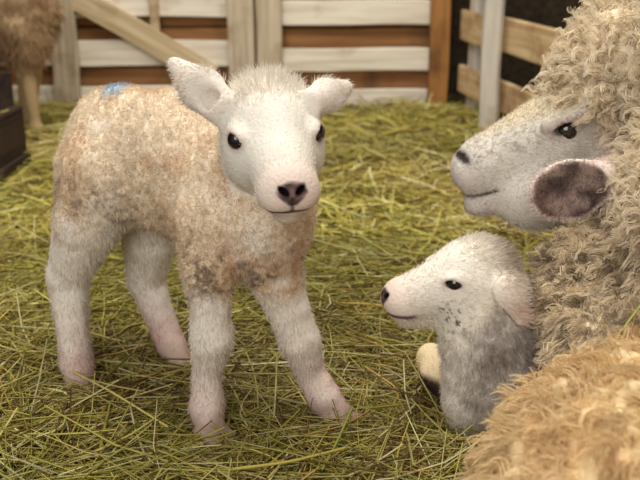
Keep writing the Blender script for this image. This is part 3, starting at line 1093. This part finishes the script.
# ------------------------------------------------------------------ far sheep at the left
def far_sheep():
    X0, Y0 = P(30, 130, 3.32)[0], 3.32
    root = empty('sheep', (X0 - .25, Y0, 0.0))
    tag(root, 'tan sheep standing behind the dark trough, head out of view', 'sheep')
    x = X0
    pr = [
        E((x - .26, Y0 + .05, .47), (.36, .17, .20), k=.06, g='wool'),
        E((x + .0, Y0 + .04, .46), (.12, .14, .20), k=.06, g='wool'),
        C((x + .02, Y0, .36), (x + .01, Y0, .27), .075, .042, .04, 'wool'),
        C((x + .012, Y0, .26), (x + .022, Y0, .03), .029, .021, .02, 'leg'),
        C((x + .022, Y0, .04), (x + .035, Y0 - .01, .025), .026, .023, .01, 'leg'),
        C((x - .02, Y0 + .16, .32), (x - .06, Y0 + .16, .03), .06, .026, .03, 'leg'),
        C((x - .48, Y0, .34), (x - .47, Y0, .03), .07, .027, .03, 'leg'),
        C((x - .52, Y0 + .14, .34), (x - .54, Y0 + .14, .03), .07, .027, .03, 'leg'),
        C((x - .55, Y0 + .05, .52), (x - .74, Y0 + .02, .72), .12, .08, .05, 'wool'),
        C((x - .74, Y0 + .02, .74), (x - .92, Y0, .68), .07, .04, .03, 'leg'),
        C((x - .74, Y0 - .05, .77), (x - .72, Y0 - .16, .74), .02, .02, .01, 'leg'),
        C((x - .74, Y0 + .09, .77), (x - .72, Y0 + .2, .74), .02, .02, .01, 'leg'),
    ]
    V, F = sculpt(pr, .011)
    N = vnormals(V, F)
    wl_ = sstep(-.02, .02, group_d(pr, 'leg', V) - group_d(pr, 'wool', V))
    V = V + N * (wl_ * (.03 * (vnoise(V, 22, 51) - .5)))[:, None]
    N = vnormals(V, F)
    col = mixc(np.tile(lin(186, 160, 122), (len(V), 1)), np.tile(lin(192, 164, 130), (len(V), 1)), wl_)
    col = mixc(col, lin(136, 104, 72), wl_ * sstep(.45, .7, vnoise(V, 14, 52)) * .6)
    pink = np.exp(-(((V - [x - .17, Y0 - .1, .36]) / [.09, .2, .14]) ** 2).sum(1))
    col = mixc(col, lin(196, 160, 140), pink * .8)
    link('body', mesh_np('body', local(root, V), F, True, col), M_SKIN, root)
    interp = sample(V, F, N, 16000, wl_ + .05)
    r_, n_, c_, t_ = interp(V), nrm(interp(N)), interp(col), interp(wl_)
    d0 = nrm(n_ * .7 + [0, 0, -.6] + .3 * rng.normal(size=r_.shape))
    d1 = nrm(d0 + [0, 0, -.8] + .4 * rng.normal(size=r_.shape))
    strands('fleece', local(root, r_), d0, d1, (.022 * t_ + .006) * (.5 + rng.random(len(r_))), .004,
            c_ * (.8 + .35 * rng.random(len(r_)))[:, None], root, 3)


far_sheep()


# ------------------------------------------------------------------ hay
PAL = np.array([lin(*c) for c in ((208, 190, 98), (224, 208, 134), (182, 172, 78), (240, 230, 176), (136, 122, 54), (122, 88, 48), (202, 188, 114), (214, 176, 98))])
PALW = np.array([.18, .15, .17, .10, .13, .12, .10, .05]); PALW /= PALW.sum()


def stalks(name, n, xr, yr, lr, wr_, zr, seg=4, tri=True, cone=True, clear=(), tilt=.16, gmap=True):
    y = yr[0] + (yr[1] - yr[0]) * rng.random(n)
    if cone:
        hw = .40 * y + .12
        x = (rng.random(n) * 2 - 1) * hw
    else:
        x = xr[0] + (xr[1] - xr[0]) * rng.random(n)
    L0 = lr[0] + (lr[1] - lr[0]) * rng.random(n) ** 1.6
    a = rng.random(n) * 6.283
    q = np.stack([x, y, 0 * x], 1)
    a = a * .55 + .45 * 6.283 * (vnoise(q, 3.0, 61) + .15 * rng.normal(size=n))
    lev = rng.random(n)
    z = hay_h(q) + zr[0] + (zr[1] - zr[0]) * lev ** 1.3
    el = rng.normal(size=n) * tilt
    d = np.stack([np.cos(a) * np.cos(el), np.sin(a) * np.cos(el), np.sin(el)], 1)
    bend = rng.normal(size=(n, 3)) * .22
    bend[:, 2] *= .5
    t = np.linspace(-.5, .5, seg + 1)
    pts = np.stack([x, y, z], 1)[:, None] + d[:, None] * (t[None, :, None] * L0[:, None, None]) \
        + bend[:, None] * ((t ** 2)[None, :, None] * L0[:, None, None])
    fl = hay_h(pts.reshape(-1, 3)).reshape(n, -1)
    pts[:, :, 2] = np.maximum(pts[:, :, 2], fl - .006)
    keep = np.ones(n, bool)
    flat = pts.reshape(-1, 3)
    for prs in clear:
        sel = np.where((flat[:, 2] < .5))[0]
        dmin = np.full(len(flat), 9.0)
        for pr in prs:
            if pr['op'] != '+': continue
            lo, hi = bounds(pr, .01)
            m = ((flat > lo) & (flat < hi)).all(1)
            if m.any(): dmin[m] = np.minimum(dmin[m], pd(pr, flat[m]))
        keep &= dmin.reshape(n, -1).min(1) > -.002
    pts, d, L0, lev = pts[keep], d[keep], L0[keep], lev[keep]
    n = len(pts)
    wdt = wr_[0] + (wr_[1] - wr_[0]) * rng.random(n) ** 2
    col = PAL[rng.choice(len(PAL), n, p=PALW)] * (.72 + .5 * rng.random(n))[:, None]
    if gmap:
        g = vnoise(pts[:, 2] if False else pts[:, seg // 2], 1.7, 62)
        col = col * (1 - .22 * sstep(.5, .8, g))[:, None]
        col = mixc(col, col * [.94, 1.0, .84], sstep(.35, .7, vnoise(pts[:, seg // 2], 2.3, 63)))
    k = 3 if tri else 2
    side = nrm(np.cross(d, [0, 0, 1.0] + .4 * rng.normal(size=(n, 3))))
    up = np.cross(side, d)
    V = np.zeros((n, seg + 1, k, 3), np.float32)
    for s in range(seg + 1):
        ws = (wdt * (1 - .35 * abs(t[s]) * 2) * .5)[:, None]
        if tri:
            for j in range(3):
                an = 2.094 * j + .5
                V[:, s, j] = pts[:, s] + ws * (math.cos(an) * side + math.sin(an) * up)
        else:
            V[:, s, 0] = pts[:, s] - side * ws; V[:, s, 1] = pts[:, s] + side * ws
    bs = np.arange(n) * (seg + 1) * k
    Fq = []
    for s in range(seg):
        for j in range(k if tri else 1):
            j2 = (j + 1) % k
            Fq.append(np.stack([bs + s * k + j, bs + s * k + j2, bs + (s + 1) * k + j2, bs + (s + 1) * k + j], 1))
    Fq = np.stack(Fq, 1).reshape(-1, 4)
    me = mesh_np(name, V.reshape(-1, 3), Fq, True, np.repeat(cap(col), (seg + 1) * k, axis=0))
    return me


ALLP = (PR1, PR2, PR3)
hb = empty('hay_bedding', (0, 1.5, 0))
tag(hb, 'loose yellow-green hay covering the whole barn floor', 'hay', kind='stuff')
specs = [
    ('fine_hay', 18000, (.62, 1.9), (.04, .14), (.0011, .0024), (-.018, .012), 3, False, .14),
    ('stalk_hay', 14000, (.62, 2.0), (.07, .30), (.0018, .0048), (-.018, .024), 3, True, .13),
    ('far_hay', 20000, (1.9, 3.93), (.06, .24), (.003, .0075), (-.012, .024), 3, False, .15),
]
for nm, n, yr, lr, wr_, zr, sg, tri, tl in specs:
    me = stalks(nm, n, None, yr, lr, wr_, zr, sg, tri, True, ALLP, tl)
    o = link(nm, me, M_HAY, hb)
    o.location = (0, -1.5, 0)
    tag(o, kind='stuff')


# a few stalks that can be told apart
def single(label, pts, r, colr):
    pts = [np.asarray(q, float) for q in pts]
    # smooth through the points
    P0 = np.array(pts); n = 14
    tt = np.linspace(0, len(P0) - 1, n)
    Q = np.stack([np.interp(tt, np.arange(len(P0)), P0[:, c]) for c in range(3)], 1)
    for _ in range(2): Q[1:-1] = (Q[:-2] + 2 * Q[1:-1] + Q[2:]) / 4
    d = nrm(np.gradient(Q, axis=0)); s_ = nrm(np.cross(d, [0.1, .2, 1])); u_ = np.cross(s_, d)
    k = 6
    c0 = Q[0].copy(); c0[2] = Q[:, 2].min() - r
    V = np.zeros((n, k, 3))
    for i in range(n):
        rr = r * (1.15 if i % 5 == 2 else 1.0) * (1 - .3 * i / n)
        for j in range(k):
            V[i, j] = Q[i] + rr * (math.cos(j * 6.283 / k) * s_[i] + math.sin(j * 6.283 / k) * u_[i])
    Fq = [[i * k + j, i * k + (j + 1) % k, (i + 1) * k + (j + 1) % k, (i + 1) * k + j] for i in range(n - 1) for j in range(k)]
    me = mesh_np('hay_stalk', V.reshape(-1, 3) - c0, np.array(Fq), True, np.tile(colr, (n * k, 1)))
    o = link('hay_stalk', me, M_HAY)
    o.location = c0
    tag(o, label, 'hay stalk', 'single hay stalks')


single('long pale straw lying in front of the lamb\'s hind hoof', [G(66, 368, .05), G(110, 391, .05), G(168, 427, .045)], .0019, lin(206, 190, 112))
single('thin green stalk leaning across the ewe\'s chest wool', [P(618, 338, .925), P(628, 322, .94), P(642, 304, .95)], .0016, lin(176, 182, 92))
single('pale stalk slanting upward between the lamb\'s front legs', [G(274, 418, .03), P(276, 385, 1.2), P(277, 352, 1.22)], .0018, lin(196, 190, 120))
single('green straw lying by the lamb\'s left front hoof', [G(352, 408, .05), G(338, 440, .05), G(322, 470, .045)], .0020, lin(150, 156, 66))
single('flat yellow straw at the bottom centre of the hay', [G(228, 470, .05), G(290, 462, .055), G(345, 448, .05)], .0022, lin(188, 172, 82))
# hay lying in the trough
for i in range(3):
    yb = 2.25 + i * .16
    single('yellow straw lying in the dark trough, ' + ('nearest', 'middle', 'farthest')[i] + ' of three', [(-1.20, yb, .10), (-1.05, yb + .07, .16), (-.91, yb + .05, .218)], .004, lin(196, 176, 104))
